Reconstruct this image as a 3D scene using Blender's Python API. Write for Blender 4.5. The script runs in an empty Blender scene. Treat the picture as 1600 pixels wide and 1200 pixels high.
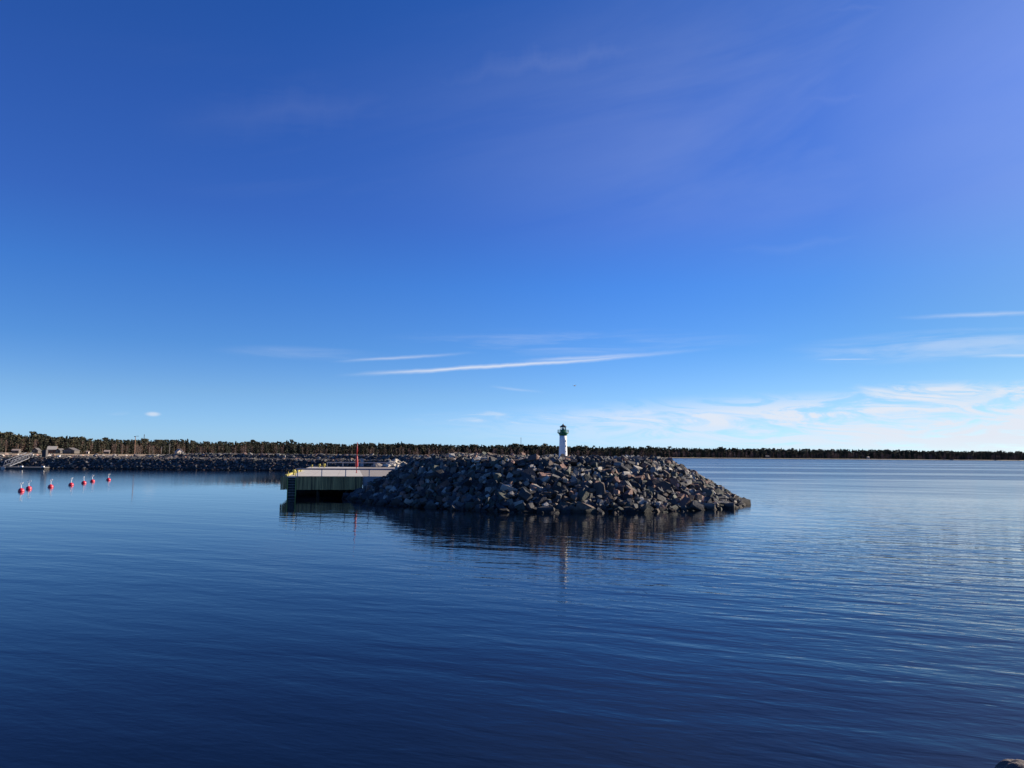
import bpy, bmesh, math, random
import numpy as np
from mathutils import Vector, Matrix
R = math.radians
random.seed(7); rng = np.random.default_rng(7)
S = bpy.context.scene
COL = S.collection

# ------------------------------------------------------------------ camera
CAMH, FPX = 5.0, 1202.0
PITCH, ROLL = math.atan(108.6/FPX), math.atan(0.0090)
F_ = Vector((0, math.cos(PITCH), math.sin(PITCH)))
V_ = Vector((0, -math.sin(PITCH), math.cos(PITCH)))
H_ = Vector((1, 0, 0))
Rt = H_*math.cos(ROLL) + V_*math.sin(ROLL)
Up = -H_*math.sin(ROLL) + V_*math.cos(ROLL)
cd = bpy.data.cameras.new('camera'); cam = bpy.data.objects.new('camera', cd); COL.objects.link(cam)
cd.sensor_width = 36; cd.lens = FPX/1600*36; cd.clip_start = 0.1; cd.clip_end = 30000
cam.matrix_world = Matrix(((Rt.x, Up.x, -F_.x, 0), (Rt.y, Up.y, -F_.y, 0), (Rt.z, Up.z, -F_.z, CAMH), (0, 0, 0, 1)))
S.camera = cam
CP = Vector((0, 0, CAMH))
def ray(px, py):
    return F_ + Rt*((px-800)/FPX) - Up*((py-600)/FPX)
def atz(px, py, z):            # point of the photo's sight line at height z
    d = ray(px, py); return CP + d*((z-CAMH)/d.z)
def atd(px, py, d0):           # ... at ground distance y = d0
    d = ray(px, py); return CP + d*(d0/d.y)

# ------------------------------------------------------------------ sun, sky, exposure
SUN_AZ, SUN_EL = R(66), R(23)      # azimuth from +Y towards +X
sd = Vector((math.sin(SUN_AZ)*math.cos(SUN_EL), math.cos(SUN_AZ)*math.cos(SUN_EL), math.sin(SUN_EL)))
sl = bpy.data.lights.new('sun', 'SUN'); so = bpy.data.objects.new('sun', sl); COL.objects.link(so)
sl.energy = 5.0; sl.angle = R(0.5); sl.color = (1, 0.86, 0.69)
so.rotation_euler = (-sd).to_track_quat('-Z', 'Y').to_euler()
so.location = (200, 100, 200)
S.view_settings.view_transform = 'Standard'; S.view_settings.look = 'None'
S.view_settings.exposure = 1.0; S.view_settings.gamma = 1
W = bpy.data.worlds.new('World'); S.world = W; W.use_nodes = True

class NT:                          # tiny node-graph writer
    def __init__(s, tree): s.t = tree; s.n = tree.nodes; s.l = tree.links
    def node(s, typ, **kw):
        n = s.n.new(typ)
        for k, v in kw.items(): setattr(n, k, v)
        return n
    def put(s, sock, v):
        if hasattr(v, 'is_output'): s.l.new(v, sock)
        else: sock.default_value = v
    def m(s, op, a, b=None, c=None, clamp=False):
        n = s.node('ShaderNodeMath', operation=op, use_clamp=clamp)
        s.put(n.inputs[0], a)
        if b is not None: s.put(n.inputs[1], b)
        if c is not None: s.put(n.inputs[2], c)
        return n.outputs[0]
    def comb(s, x, y, z):
        n = s.node('ShaderNodeCombineXYZ')
        for i, v in enumerate((x, y, z)): s.put(n.inputs[i], v)
        return n.outputs[0]
    def sep(s, v):
        n = s.node('ShaderNodeSeparateXYZ'); s.put(n.inputs[0], v); return n.outputs
    def noise(s, vec, scale=1, detail=3, rough=0.5, dist=0.0):
        n = s.node('ShaderNodeTexNoise'); s.put(n.inputs['Vector'], vec)
        n.inputs['Scale'].default_value = scale; n.inputs['Detail'].default_value = detail
        n.inputs['Roughness'].default_value = rough; n.inputs['Distortion'].default_value = dist
        return n.outputs[0]
    def ramp(s, fac, pts, interp='LINEAR'):
        n = s.node('ShaderNodeValToRGB'); n.color_ramp.interpolation = interp
        e = n.color_ramp.elements
        while len(e) < len(pts): e.new(0.5)
        for i, (p, c) in enumerate(pts):
            e[i].position = p; e[i].color = (c if len(c) == 4 else tuple(c)+(1,)) if hasattr(c, '__len__') else (c, c, c, 1)
        s.put(n.inputs[0], fac); return n.outputs[0]
    def mix(s, fac, a, b, blend='MIX'):
        n = s.node('ShaderNodeMix', data_type='RGBA', blend_type=blend)
        s.put(n.inputs[0], fac); s.put(n.inputs[6], a); s.put(n.inputs[7], b); return n.outputs[2]
    def smooth(s, v, a, b):
        n = s.node('ShaderNodeMapRange', interpolation_type='SMOOTHSTEP')
        s.put(n.inputs[0], v); n.inputs[1].default_value = a; n.inputs[2].default_value = b; return n.outputs[0]

def build_world():
    g = NT(W.node_tree); g.n.clear()
    sky = g.node('ShaderNodeTexSky', sky_type='NISHITA')
    sky.sun_disc = False; sky.sun_elevation = SUN_EL; sky.sun_rotation = SUN_AZ
    sky.altitude = 0; sky.air_density = 0.6; sky.dust_density = 0.2; sky.ozone_density = 3.0
    tc = g.node('ShaderNodeTexCoord')
    x, y, z = g.sep(tc.outputs['Generated'])
    az = g.m('MULTIPLY', g.m('ARCTAN2', x, y), 57.2958)
    el = g.m('MULTIPLY', g.m('ARCSINE', z), 57.2958)
    # colour response of the deep spring blue: gains against elevation
    gains = g.ramp(g.m('DIVIDE', el, 45.0), [(0.0, (0.86, 1.16, 1.62)), (0.03, (0.88, 1.17, 1.55)), (0.093, (0.84, 1.13, 1.40)), (0.167, (0.60, 1.04, 1.48)),
        (0.273, (0.49, 1.00, 1.66)), (0.375, (0.48, 0.88, 1.68)), (0.524, (0.44, 0.88, 1.76)), (0.704, (0.34, 0.88, 1.78)), (1.0, (0.34, 0.88, 1.78))])
    base = g.mix(1.0, sky.outputs[0], gains, 'MULTIPLY')
    sunside = g.m('MULTIPLY', g.smooth(az, 4.0, 40.0), g.smooth(az, 120.0, 60.0))
    base = g.mix(g.m('MULTIPLY', sunside, g.smooth(el, 26.0, 8.0)), base, g.mix(1.0, base, (0.95, 0.86, 0.70, 1), 'MULTIPLY'))
    def dirang(px, py):
        d = ray(px, py).normalized(); return math.degrees(math.atan2(d.x, d.y)), math.degrees(math.asin(d.z))
    p = g.comb(az, el, 0)
    wisp = g.noise(g.comb(g.m('MULTIPLY', az, 0.10), g.m('MULTIPLY', el, 1.1), 0.0), 1.0, 6, 0.62, 0.6)
    fine = g.noise(g.comb(g.m('MULTIPLY', az, 0.35), g.m('MULTIPLY', g.m('ADD', el, g.m('MULTIPLY', az, -0.06)), 2.6), 3.0), 1.0, 5, 0.6, 0.3)
    cover = None
    def add(v):
        nonlocal cover
        cover = v if cover is None else g.m('MAXIMUM', cover, v)
    def streak(x0, y0, x1, y1, wpx, amt, taper=0.5, curve=0.0):
        a0, e0 = dirang(x0, y0); a1, e1 = dirang(x1, y1)
        L = math.hypot(a1-a0, e1-e0); ux, uy = (a1-a0)/L, (e1-e0)/L
        dx = g.m('SUBTRACT', az, a0); dy = g.m('SUBTRACT', el, e0)
        t = g.m('DIVIDE', g.m('ADD', g.m('MULTIPLY', dx, ux), g.m('MULTIPLY', dy, uy)), L)
        q = g.m('SUBTRACT', g.m('MULTIPLY', dy, ux), g.m('MULTIPLY', dx, uy))
        wob = g.m('MULTIPLY', g.m('SUBTRACT', g.noise(g.comb(g.m('MULTIPLY', az, 0.22), x1*0.01, 0.0), 1, 4, 0.6), 0.5), wpx/21.0*1.3)
        q = g.m('ADD', q, wob)
        w = g.m('MULTIPLY', g.m('ADD', 0.35, fine), wpx/21.0)
        prof = g.m('SUBTRACT', 1.0, g.m('DIVIDE', g.m('ABSOLUTE', q), w), clamp=True)
        prof = g.m('POWER', prof, 1.4)
        along = g.m('MULTIPLY', g.smooth(t, -0.02, taper), g.smooth(g.m('SUBTRACT', 1.0, t), 0.0, 0.6))
        add(g.m('MULTIPLY', g.m('MULTIPLY', prof, along), amt))
    def patch(xc, yc, wx, wy, lo, hi, amt, src=wisp):
        a, e = dirang(xc, yc)
        dx = g.m('DIVIDE', g.m('SUBTRACT', az, a), wx/21.0); dy = g.m('DIVIDE', g.m('SUBTRACT', el, e), wy/21.0)
        r = g.m('SQRT', g.m('ADD', g.m('MULTIPLY', dx, dx), g.m('MULTIPLY', dy, dy)))
        m = g.m('MULTIPLY', g.smooth(g.m('SUBTRACT', 1.0, r), 0.0, 0.8), g.smooth(src, lo, hi))
        add(g.m('MULTIPLY', m, amt))
    streak(525, 586, 1150, 541, 5.5, 0.85, 0.3)
    streak(510, 565, 760, 550, 4.5, 0.42, 0.4)
    streak(800, 565, 1110, 545, 6, 0.40, 0.3)
    streak(1265, 562, 1400, 560, 2.4, 0.42, 0.4)
    streak(1380, 498, 1760, 478, 6, 0.40, 0.5)
    streak(1480, 557, 1800, 549, 5, 0.5, 0.4)
    streak(760, 604, 860, 614, 4, 0.22, 0.4)
    patch(1480, 540, 240, 28, 0.35, 0.7, 0.35)
    patch(900, 535, 330, 26, 0.40, 0.75, 0.2)
    patch(480, 553, 150, 14, 0.3, 0.7, 0.13)
    # low cirrus bank along the right horizon, thinning to the left
    wv = g.noise(g.comb(g.m('MULTIPLY', az, 0.15), g.m('MULTIPLY', g.m('ADD', el, g.m('MULTIPLY', az, 0.035)), 0.95), 7.3), 1.0, 8, 0.66, 1.6)
    patch(1750, 664, 1050, 60, 0.32, 0.56, 0.97, wv)
    patch(1450, 652, 640, 46, 0.36, 0.55, 0.97, wv)
    patch(1180, 655, 430, 30, 0.39, 0.58, 0.9, wv)
    patch(860, 655, 260, 20, 0.46, 0.66, 0.6, wv)
    patch(1460, 616, 150, 22, 0.40, 0.60, 0.95, wv)
    patch(1625, 612, 110, 20, 0.30, 0.55, 1.0, wv)
    streak(860, 640, 1330, 668, 9, 0.55, 0.3)
    streak(1330, 604, 1560, 640, 9, 0.75, 0.2)
    # small white puff on the left
    patch(239, 647, 13, 4.5, 0.15, 0.45, 0.6, fine)
    patch(205, 647, 40, 5, 0.45, 0.7, 0.10, fine)
    # thin high veils
    veil = g.noise(g.comb(g.m('MULTIPLY', az, 0.035), g.m('MULTIPLY', g.m('ADD', el, g.m('MULTIPLY', az, -0.22)), 0.16), 1.7), 1.0, 5, 0.6, 0.5)
    patch(1500, 110, 1100, 300, 0.10, 0.9, 0.13, veil)
    patch(1850, 60, 600, 420, -0.4, 0.6, 0.15, veil)
    patch(520, 215, 520, 130, 0.42, 0.85, 0.06, veil)
    streak(560, 125, 1330, -25, 60, 0.08, 0.5)
    streak(680, 108, 1060, 70, 34, 0.07, 0.5)
    streak(200, 200, 760, 120, 50, 0.035, 0.5)
    streak(1080, 165, 1750, 100, 40, 0.08, 0.4)
    streak(1050, 395, 1620, 345, 26, 0.05, 0.4)
    streak(1180, 30, 1640, -30, 26, 0.08, 0.4)
    # clouds are lit a little brighter than the blue behind them
    cl = g.mix(cover, base, g.mix(1.0, base, (1, 1, 1, 1)))
    lum = g.node('ShaderNodeRGB'); lum.outputs[0].default_value = (7.8, 8.25, 9.2, 1)
    cl = g.mix(cover, base, lum.outputs[0])
    bg = g.node('ShaderNodeBackground'); g.put(bg.inputs[0], cl); bg.inputs[1].default_value = 0.05
    out = g.node('ShaderNodeOutputWorld'); g.l.new(bg.outputs[0], out.inputs[0])
build_world()

# ------------------------------------------------------------------ materials
def mat(name, col, rough=0.7, metal=0.0, noise=None, bump=0.0, col2=None, stretch=(1, 1, 1), spec=None):
    m = bpy.data.materials.new(name); m.use_nodes = True
    g = NT(m.node_tree); b = g.n['Principled BSDF']
    b.inputs['Roughness'].default_value = rough; b.inputs['Metallic'].default_value = metal
    if spec is not None: b.inputs['Specular IOR Level'].default_value = spec
    c = tuple(col)+(1,)
    if noise:
        tc = g.node('ShaderNodeTexCoord'); mp = g.node('ShaderNodeMapping'); mp.inputs['Scale'].default_value = stretch
        g.put(mp.inputs[0], tc.outputs['Object'])
        nz = g.noise(mp.outputs[0], noise, 5, 0.6)
        c2 = tuple(col2 or [v*0.55 for v in col])+(1,)
        g.put(b.inputs['Base Color'], g.ramp(nz, [(0.32, c2), (0.66, c)]))
        if bump:
            bp = g.node('ShaderNodeBump'); bp.inputs['Strength'].default_value = 1; bp.inputs['Distance'].default_value = bump
            g.put(bp.inputs['Height'], nz); g.put(b.inputs['Normal'], bp.outputs[0])
    else: b.inputs['Base Color'].default_value = c
    return m

def rock_mat():
    m = bpy.data.materials.new('rock'); m.use_nodes = True
    g = NT(m.node_tree); b = g.n['Principled BSDF']; b.inputs['Roughness'].default_value = 0.82
    b.inputs['Specular IOR Level'].default_value = 0.3
    at = g.node('ShaderNodeAttribute', attribute_name='tint')
    geo = g.node('ShaderNodeNewGeometry')
    n1 = g.noise(geo.outputs['Position'], 2.2, 6, 0.65); n2 = g.noise(geo.outputs['Position'], 9.0, 4, 0.7)
    v = g.m('ADD', g.m('MULTIPLY', n1, 1.1), g.m('MULTIPLY', n2, 0.9))
    c = g.mix(1.0, at.outputs['Color'], g.comb(v, v, v), 'MULTIPLY')
    # pale mineral veins and lichen specks
    sp = g.smooth(g.noise(geo.outputs['Position'], 5.0, 3, 0.5), 0.64, 0.72)
    c = g.mix(g.m('MULTIPLY', sp, 0.35), c, (0.30, 0.29, 0.26, 1))
    # dark wet band with its own ragged edge just above the water
    z = g.sep(geo.outputs['Position'])[2]
    wet = g.smooth(g.m('ADD', z, g.m('MULTIPLY', n1, 0.3)), 0.62, 0.30)
    c = g.mix(wet, c, g.mix(1.0, c, (0.42, 0.40, 0.36, 1), 'MULTIPLY'))
    g.put(b.inputs['Base Color'], c)
    bp = g.node('ShaderNodeBump'); bp.inputs['Distance'].default_value = 0.06; bp.inputs['Strength'].default_value = 0.9
    g.put(bp.inputs['Height'], g.m('ADD', n1, g.m('MULTIPLY', n2, 0.5))); g.put(b.inputs['Normal'], bp.outputs[0])
    return m

def water_mat():
    m = bpy.data.materials.new('water'); m.use_nodes = True
    g = NT(m.node_tree); b = g.n['Principled BSDF']
    b.inputs['IOR'].default_value = 1.27
    geo = g.node('ShaderNodeNewGeometry'); P = geo.outputs['Position']
    x, y, z = g.sep(P)
    # wind patches: harbour basin is calm, the open water on the right is ruffled
    open_ = g.smooth(g.m('ADD', x, g.m('MULTIPLY', y, 0.02)), -6.0, 34.0)
    # the mound keeps a lee of calm water in front of it
    lx = g.m('DIVIDE', g.m('SUBTRACT', x, 3.0), 30.0); ly = g.m('DIVIDE', g.m('SUBTRACT', y, 66.0), 27.0)
    lee = g.smooth(g.m('SQRT', g.m('ADD', g.m('MULTIPLY', lx, lx), g.m('MULTIPLY', ly, ly))), 1.0, 0.6)
    open_ = g.m('MULTIPLY', open_, g.m('SUBTRACT', 1.0, g.m('MULTIPLY', lee, 0.9)))
    patch = g.smooth(g.noise(g.comb(g.m('MULTIPLY', x, 0.006), g.m('MULTIPLY', y, 0.022), 0.0), 1.0, 4, 0.6, 0.4), 0.36, 0.66)
    streaks = g.smooth(g.noise(g.comb(g.m('MULTIPLY', x, 0.0015), g.m('MULTIPLY', y, 0.02), 4.0), 1.0, 3, 0.5), 0.52, 0.62)
    ang = R(20)
    xr = g.m('ADD', g.m('MULTIPLY', x, math.cos(ang)), g.m('MULTIPLY', y, -math.sin(ang)))
    yr = g.m('ADD', g.m('MULTIPLY', x, math.sin(ang)), g.m('MULTIPLY', y, math.cos(ang)))
    def wav(sx, sy, seed, detail=3, dist=0.3, a=xr, b_=yr):
        return g.noise(g.comb(g.m('MULTIPLY', a, sx), g.m('MULTIPLY', b_, sy), seed), 1.0, detail, 0.5, dist)
    swell = wav(0.10, 0.34, 1.0, 2)
    rip = wav(0.45, 1.25, 5.0, 3)
    fine = wav(1.5, 3.2, 9.0, 3)
    micro = wav(4.0, 9.0, 13.0, 2)
    a_s = g.m('ADD', 0.040, g.m('MULTIPLY', open_, 0.11))
    basin = g.m('MULTIPLY', g.smooth(x, -36.0, -60.0), g.smooth(y, 40.0, 75.0))
    a_r = g.m('ADD', g.m('ADD', g.m('ADD', 0.0135, g.m('MULTIPLY', lee, 0.018)), g.m('MULTIPLY', basin, 0.010)), g.m('ADD', g.m('MULTIPLY', open_, 0.085), g.m('MULTIPLY', patch, 0.004)))
    a_f = g.m('ADD', 0.0034, g.m('ADD', g.m('MULTIPLY', open_, 0.014), g.m('MULTIPLY', patch, 0.0025)))
    h = g.m('ADD', g.m('MULTIPLY', swell, a_s), g.m('ADD', g.m('MULTIPLY', rip, a_r), g.m('ADD', g.m('MULTIPLY', fine, a_f), g.m('MULTIPLY', micro, g.m('MULTIPLY', 0.0022, g.smooth(y, 60.0, 25.0))))))
    # ripples below the size one can make out become roughness farther away
    att = g.m('MINIMUM', 1.0, g.m('DIVIDE', 34.0, g.m('MAXIMUM', y, 1.0)))
    att = g.m('MULTIPLY', att, g.m('SUBTRACT', 1.0, g.m('MULTIPLY', g.smooth(y, 70.0, 220.0), 0.75)))
    bp = g.node('ShaderNodeBump'); bp.inputs['Strength'].default_value = 1; bp.inputs['Distance'].default_value = 1.0
    g.put(bp.inputs['Height'], g.m('MULTIPLY', h, att)); g.put(b.inputs['Normal'], bp.outputs[0])
    far = g.m('MAXIMUM', g.smooth(y, 85.0, 230.0), g.m('MULTIPLY', g.smooth(x, -32.0, -60.0), g.smooth(y, 55.0, 95.0)))
    faro = g.m('MULTIPLY', g.smooth(y, 34.0, 120.0), open_)
    lines = g.noise(g.comb(g.m('MULTIPLY', xr, 0.035), g.m('MULTIPLY', yr, 0.22), 2.0), 1.0, 4, 0.6)
    lines = g.m('ADD', 0.65, g.m('MULTIPLY', g.smooth(lines, 0.3, 0.7), 0.5))
    rgh = g.m('ADD', 0.007, g.m('ADD', g.m('MULTIPLY', far, 0.11), g.m('MULTIPLY', g.m('MULTIPLY', faro, 0.15), lines)))
    rgh = g.m('MULTIPLY', rgh, g.m('SUBTRACT', 1.0, g.m('MULTIPLY', streaks, 0.35)))
    g.put(b.inputs['Roughness'], rgh)
    # brown silt in the shallows at the near shore
    dx = g.m('SUBTRACT', x, 9.0); dy = g.m('SUBTRACT', y, 5.5)
    r = g.m('SQRT', g.m('ADD', g.m('MULTIPLY', dx, dx), g.m('MULTIPLY', dy, dy)))
    shal = g.m('MULTIPLY', g.smooth(r, 9.0, 1.0), g.smooth(g.noise(P, 0.8, 4, 0.6), 0.25, 0.75))
    g.put(b.inputs['Base Color'], g.mix(shal, (0.001, 0.003, 0.008, 1), (0.050, 0.042, 0.034, 1)))
    return m

M = dict(
 rock=rock_mat(), water=water_mat(),
 rubble=mat('rubble', (0.10, 0.098, 0.095), 0.9, noise=1.4, bump=0.1, col2=(0.03, 0.03, 0.03)),
 road=mat('gravel_road', (0.34, 0.31, 0.27), 0.9, noise=0.5, col2=(0.22, 0.2, 0.18)),
 field=mat('dry_grass', (0.42, 0.32, 0.17), 0.95, noise=0.05, bump=0.0, col2=(0.25, 0.19, 0.11), stretch=(1, 3, 1)),
 shore=mat('shore', (0.20, 0.17, 0.11), 0.95, noise=0.02, col2=(0.09, 0.085, 0.06)),
 concrete=mat('concrete', (0.43, 0.41, 0.36), 0.85, noise=0.7, col2=(0.36, 0.34, 0.30), stretch=(1, 1, 1)),
 beam=mat('concrete_beam', (0.36, 0.36, 0.36), 0.8, noise=1.1, col2=(0.24, 0.24, 0.25)),
 gravel=mat('gravel', (0.27, 0.24, 0.21), 0.95, noise=3, col2=(0.15, 0.135, 0.12)),
 plank=mat('treated_plank', (0.60, 0.42, 0.16), 0.75, noise=2.2, col2=(0.10, 0.075, 0.035), stretch=(2.6, 2.6, 0.12)),
 darkwood=mat('dark_timber', (0.05, 0.055, 0.045), 0.8, noise=2, col2=(0.02, 0.022, 0.02), stretch=(3, 3, .4)),
 galv=mat('galvanised', (0.42, 0.44, 0.47), 0.45, 0.7, noise=3, col2=(0.33, 0.34, 0.37)),
 white=mat('white_paint', (0.80, 0.80, 0.80), 0.5, noise=2.5, col2=(0.70, 0.70, 0.69)),
 yellow=mat('yellow_paint', (0.42, 0.37, 0.07), 0.5, noise=4, col2=(0.38, 0.32, 0.06)),
 ygreen=mat('ladder_paint', (0.36, 0.44, 0.10), 0.5, noise=4, col2=(0.22, 0.28, 0.07)),
 red=mat('red_paint', (0.42, 0.03, 0.03), 0.45, noise=2, col2=(0.30, 0.02, 0.022)),
 buoyred=mat('buoy_plastic', (0.55, 0.02, 0.045), 0.32, noise=5, col2=(0.45, 0.016, 0.038)),
 green=mat('green_paint', (0.012, 0.15, 0.06), 0.4, noise=4, col2=(0.008, 0.10, 0.045)),
 black=mat('black_metal', (0.012, 0.012, 0.013), 0.5),
 grey=mat('grey_cabinet', (0.42, 0.42, 0.42), 0.6, noise=2, col2=(0.33, 0.33, 0.34)),
 darkpanel=mat('dark_panel', (0.02, 0.024, 0.032), 0.8, noise=1, col2=(0.014, 0.016, 0.022)),
 bark=mat('bark', (0.24, 0.16, 0.12), 0.95, noise=1.5, col2=(0.12, 0.085, 0.065)),
 birch=mat('birch_bark', (0.42, 0.39, 0.36), 0.9, noise=1.2, col2=(0.16, 0.14, 0.13)),
 spruce=mat('spruce_needles', (0.042, 0.050, 0.026), 0.85, noise=0.6, col2=(0.020, 0.026, 0.016)),
 pine=mat('pine_needles', (0.080, 0.075, 0.035), 0.85, noise=0.6, col2=(0.036, 0.038, 0.02)),
 twig=mat('bare_twigs', (0.24, 0.155, 0.12), 0.9, noise=0.8, col2=(0.12, 0.075, 0.06)),
 roofmetal=mat('roof_metal', (0.085, 0.08, 0.08), 0.9, noise=1, col2=(0.10, 0.095, 0.095)),
 rooflight=mat('roof_light', (0.45, 0.42, 0.35), 0.6, noise=1, col2=(0.38, 0.35, 0.30)),
 wallbrown=mat('wall_brown', (0.17, 0.085, 0.05), 0.8, noise=1, col2=(0.12, 0.06, 0.04)),
 wallgrey=mat('wall_grey', (0.075, 0.068, 0.062), 0.8, noise=1, col2=(0.09, 0.08, 0.075)),
 wallcream=mat('wall_cream', (0.60, 0.53, 0.44), 0.7, noise=1, col2=(0.5, 0.44, 0.37)),
 rooftile=mat('roof_tile', (0.36, 0.29, 0.23), 0.7, noise=1, col2=(0.28, 0.22, 0.18)),
 window=mat('window_glass', (0.02, 0.025, 0.03), 0.1),
)
def glass_mat():
    m = bpy.data.materials.new('lantern_glass'); m.use_nodes = True
    b = m.node_tree.nodes['Principled BSDF']
    b.inputs['Transmission Weight'].default_value = 0.9; b.inputs['Roughness'].default_value = 0.03; b.inputs['IOR'].default_value = 1.1
    b.inputs['Base Color'].default_value = (0.95, 0.97, 0.97, 1); return m
M['glass'] = glass_mat()

# ------------------------------------------------------------------ helpers
def tag(o, label=None, cat=None, group=None, kind=None):
    if label: o['label'] = label
    if cat: o['category'] = cat
    if group: o['group'] = group
    if kind: o['kind'] = kind
    return o
def empty(name, loc, rz=0.0):
    o = bpy.data.objects.new(name, None); COL.objects.link(o); o.location = loc; o.rotation_euler = (0, 0, rz)
    o.empty_display_size = 0.3; return o
def meshobj(name, me, parent=None, loc=None, rz=None):
    o = bpy.data.objects.new(name, me); COL.objects.link(o)
    if parent: o.parent = parent
    if loc is not None: o.location = loc
    if rz is not None: o.rotation_euler = (0, 0, rz)
    return o
class MB:
    def __init__(s): s.v = []; s.f = []; s.sm = []
    def add(s, vs, fs, smooth=False):
        o = len(s.v); s.v += [tuple(v) for v in vs]; s.f += [tuple(i+o for i in f) for f in fs]; s.sm += [smooth]*len(fs); return s
    def box(s, x0, x1, y0, y1, z0, z1):
        return s.add([(x, y, z) for z in (z0, z1) for y in (y0, y1) for x in (x0, x1)],
                     [(0, 2, 3, 1), (4, 5, 7, 6), (0, 1, 5, 4), (2, 6, 7, 3), (0, 4, 6, 2), (1, 3, 7, 5)])
    def bar(s, a, b, w, h=None):
        a = Vector(a); b = Vector(b); h = h or w; d = (b-a).normalized()
        u = d.cross(Vector((0, 0, 1)))
        if u.length < 1e-3: u = Vector((1, 0, 0))
        u.normalize(); t = u.cross(d).normalized()
        vs = [p+u*(i*w/2)+t*(j*h/2) for p in (a, b) for i, j in ((-1, -1), (1, -1), (1, 1), (-1, 1))]
        return s.add(vs, [(0, 1, 2, 3), (7, 6, 5, 4), (0, 4, 5, 1), (1, 5, 6, 2), (2, 6, 7, 3), (3, 7, 4, 0)])
    def lathe(s, prof, n=24, c=(0, 0), smooth=True, cap=True):
        vs = []; fs = []
        for r, z in prof:
            for k in range(n):
                a = 2*math.pi*k/n; vs.append((c[0]+r*math.cos(a), c[1]+r*math.sin(a), z))
        for i in range(len(prof)-1):
            for k in range(n):
                k2 = (k+1) % n; fs.append((i*n+k, i*n+k2, (i+1)*n+k2, (i+1)*n+k))
        s.add(vs, fs, smooth)
        if cap:
            o = len(s.v)-len(vs)
            s.f.append(tuple(o+k for k in reversed(range(n)))); s.sm.append(False)
            q = o+(len(prof)-1)*n; s.f.append(tuple(q+k for k in range(n))); s.sm.append(False)
        return s
    def tube(s, pts, r, n=8):
        pts = [Vector(p) for p in pts]; vs = []; fs = []
        for i, p in enumerate(pts):
            d = (pts[min(i+1, len(pts)-1)]-pts[max(i-1, 0)]).normalized()
            ref = Vector((0, 0, 1)) if abs(d.z) < 0.9 else Vector((1, 0, 0))
            u = d.cross(ref).normalized(); t = d.cross(u)
            rr = r[i] if hasattr(r, '__len__') else r
            for k in range(n):
                a = 2*math.pi*k/n; vs.append(p+u*(rr*math.cos(a))+t*(rr*math.sin(a)))
        for i in range(len(pts)-1):
            for k in range(n): k2 = (k+1) % n; fs.append((i*n+k, i*n+k2, (i+1)*n+k2, (i+1)*n+k))
        fs.append(tuple(reversed(range(n)))); fs.append(tuple((len(pts)-1)*n+k for k in range(n)))
        return s.add(vs, fs, True)
    def sphere(s, c, r, nu=20, nv=12):
        prof = [(max(1e-4, r*math.sin(math.pi*i/nv)), c[2]-r*math.cos(math.pi*i/nv)) for i in range(nv+1)]
        return s.lathe(prof, nu, (c[0], c[1]))
    def mesh(s, name, m):
        me = bpy.data.meshes.new(name); me.from_pydata(s.v, [], s.f); me.materials.append(m)
        me.polygons.foreach_set('use_smooth', s.sm); me.update(); return me
    def build(s, name, m, parent=None, loc=None, rz=None): return meshobj(name, s.mesh(name, m), parent, loc, rz)
def np_mesh(name, v, f_list, m, tint=None):
    """v (N,3); f_list: list of index arrays (M,k)"""
    me = bpy.data.meshes.new(name)
    me.vertices.add(len(v)); me.vertices.foreach_set('co', v.astype(np.float32).ravel())
    loops = np.concatenate([f.ravel() for f in f_list]); tot = np.concatenate([np.full(len(f), f.shape[1]) for f in f_list])
    st = np.concatenate([[0], np.cumsum(tot)[:-1]])
    me.loops.add(len(loops)); me.loops.foreach_set('vertex_index', loops.astype(np.int32))
    me.polygons.add(len(tot)); me.polygons.foreach_set('loop_start', st.astype(np.int32)); me.polygons.foreach_set('loop_total', tot.astype(np.int32))
    me.update(calc_edges=True); me.validate(); me.polygons.foreach_set('use_smooth', np.zeros(len(me.polygons), bool)); me.materials.append(m)
    if tint is not None:
        a = me.color_attributes.new('tint', 'FLOAT_COLOR', 'POINT')
        a.data.foreach_set('color', np.c_[tint, np.ones(len(tint))].astype(np.float32).ravel())
    return me

# ------------------------------------------------------------------ water
wm = MB(); ext = 12000
wm.add([(-ext, -300, 0), (ext, -300, 0), (ext, ext, 0), (-ext, ext, 0)], [(0, 1, 2, 3)])
tag(wm.build('water', M['water']), kind='structure')

# ------------------------------------------------------------------ breakwater and head as a height field
def seg_dist(x, y, P):
    d = np.full(x.shape, 1e9); 
    for (ax, ay), (bx, by) in zip(P[:-1], P[1:]):
        vx, vy = bx-ax, by-ay; t = np.clip(((x-ax)*vx+(y-ay)*vy)/(vx*vx+vy*vy), 0, 1)
        d = np.minimum(d, np.hypot(x-ax-t*vx, y-ay-t*vy))
    return d
def poly_sd(x, y, P):              # positive inside
    d = seg_dist(x, y, P+[P[0]]); ins = np.zeros(x.shape, bool)
    n = len(P)
    for i in range(n):
        ax, ay = P[i]; bx, by = P[(i+1) % n]
        c = ((ay > y) != (by > y)) & (x < (bx-ax)*(y-ay)/((by-ay) if by != ay else 1e-9)+ax)
        ins ^= c
    return np.where(ins, d, -d)
RIDGE = [(4, 92), (-1, 110), (-6, 130), (-12, 165), (-27, 203), (-48, 219), (-80, 223), (-104, 225)]
BERM = [(-420, 200), (-40, 200), (-27, 190), (-25, 150), (-24, 140), (-15, 92), (5, 92), (5, 130), (-5, 180), (-20, 228), (-100, 236), (-420, 236)]
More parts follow.
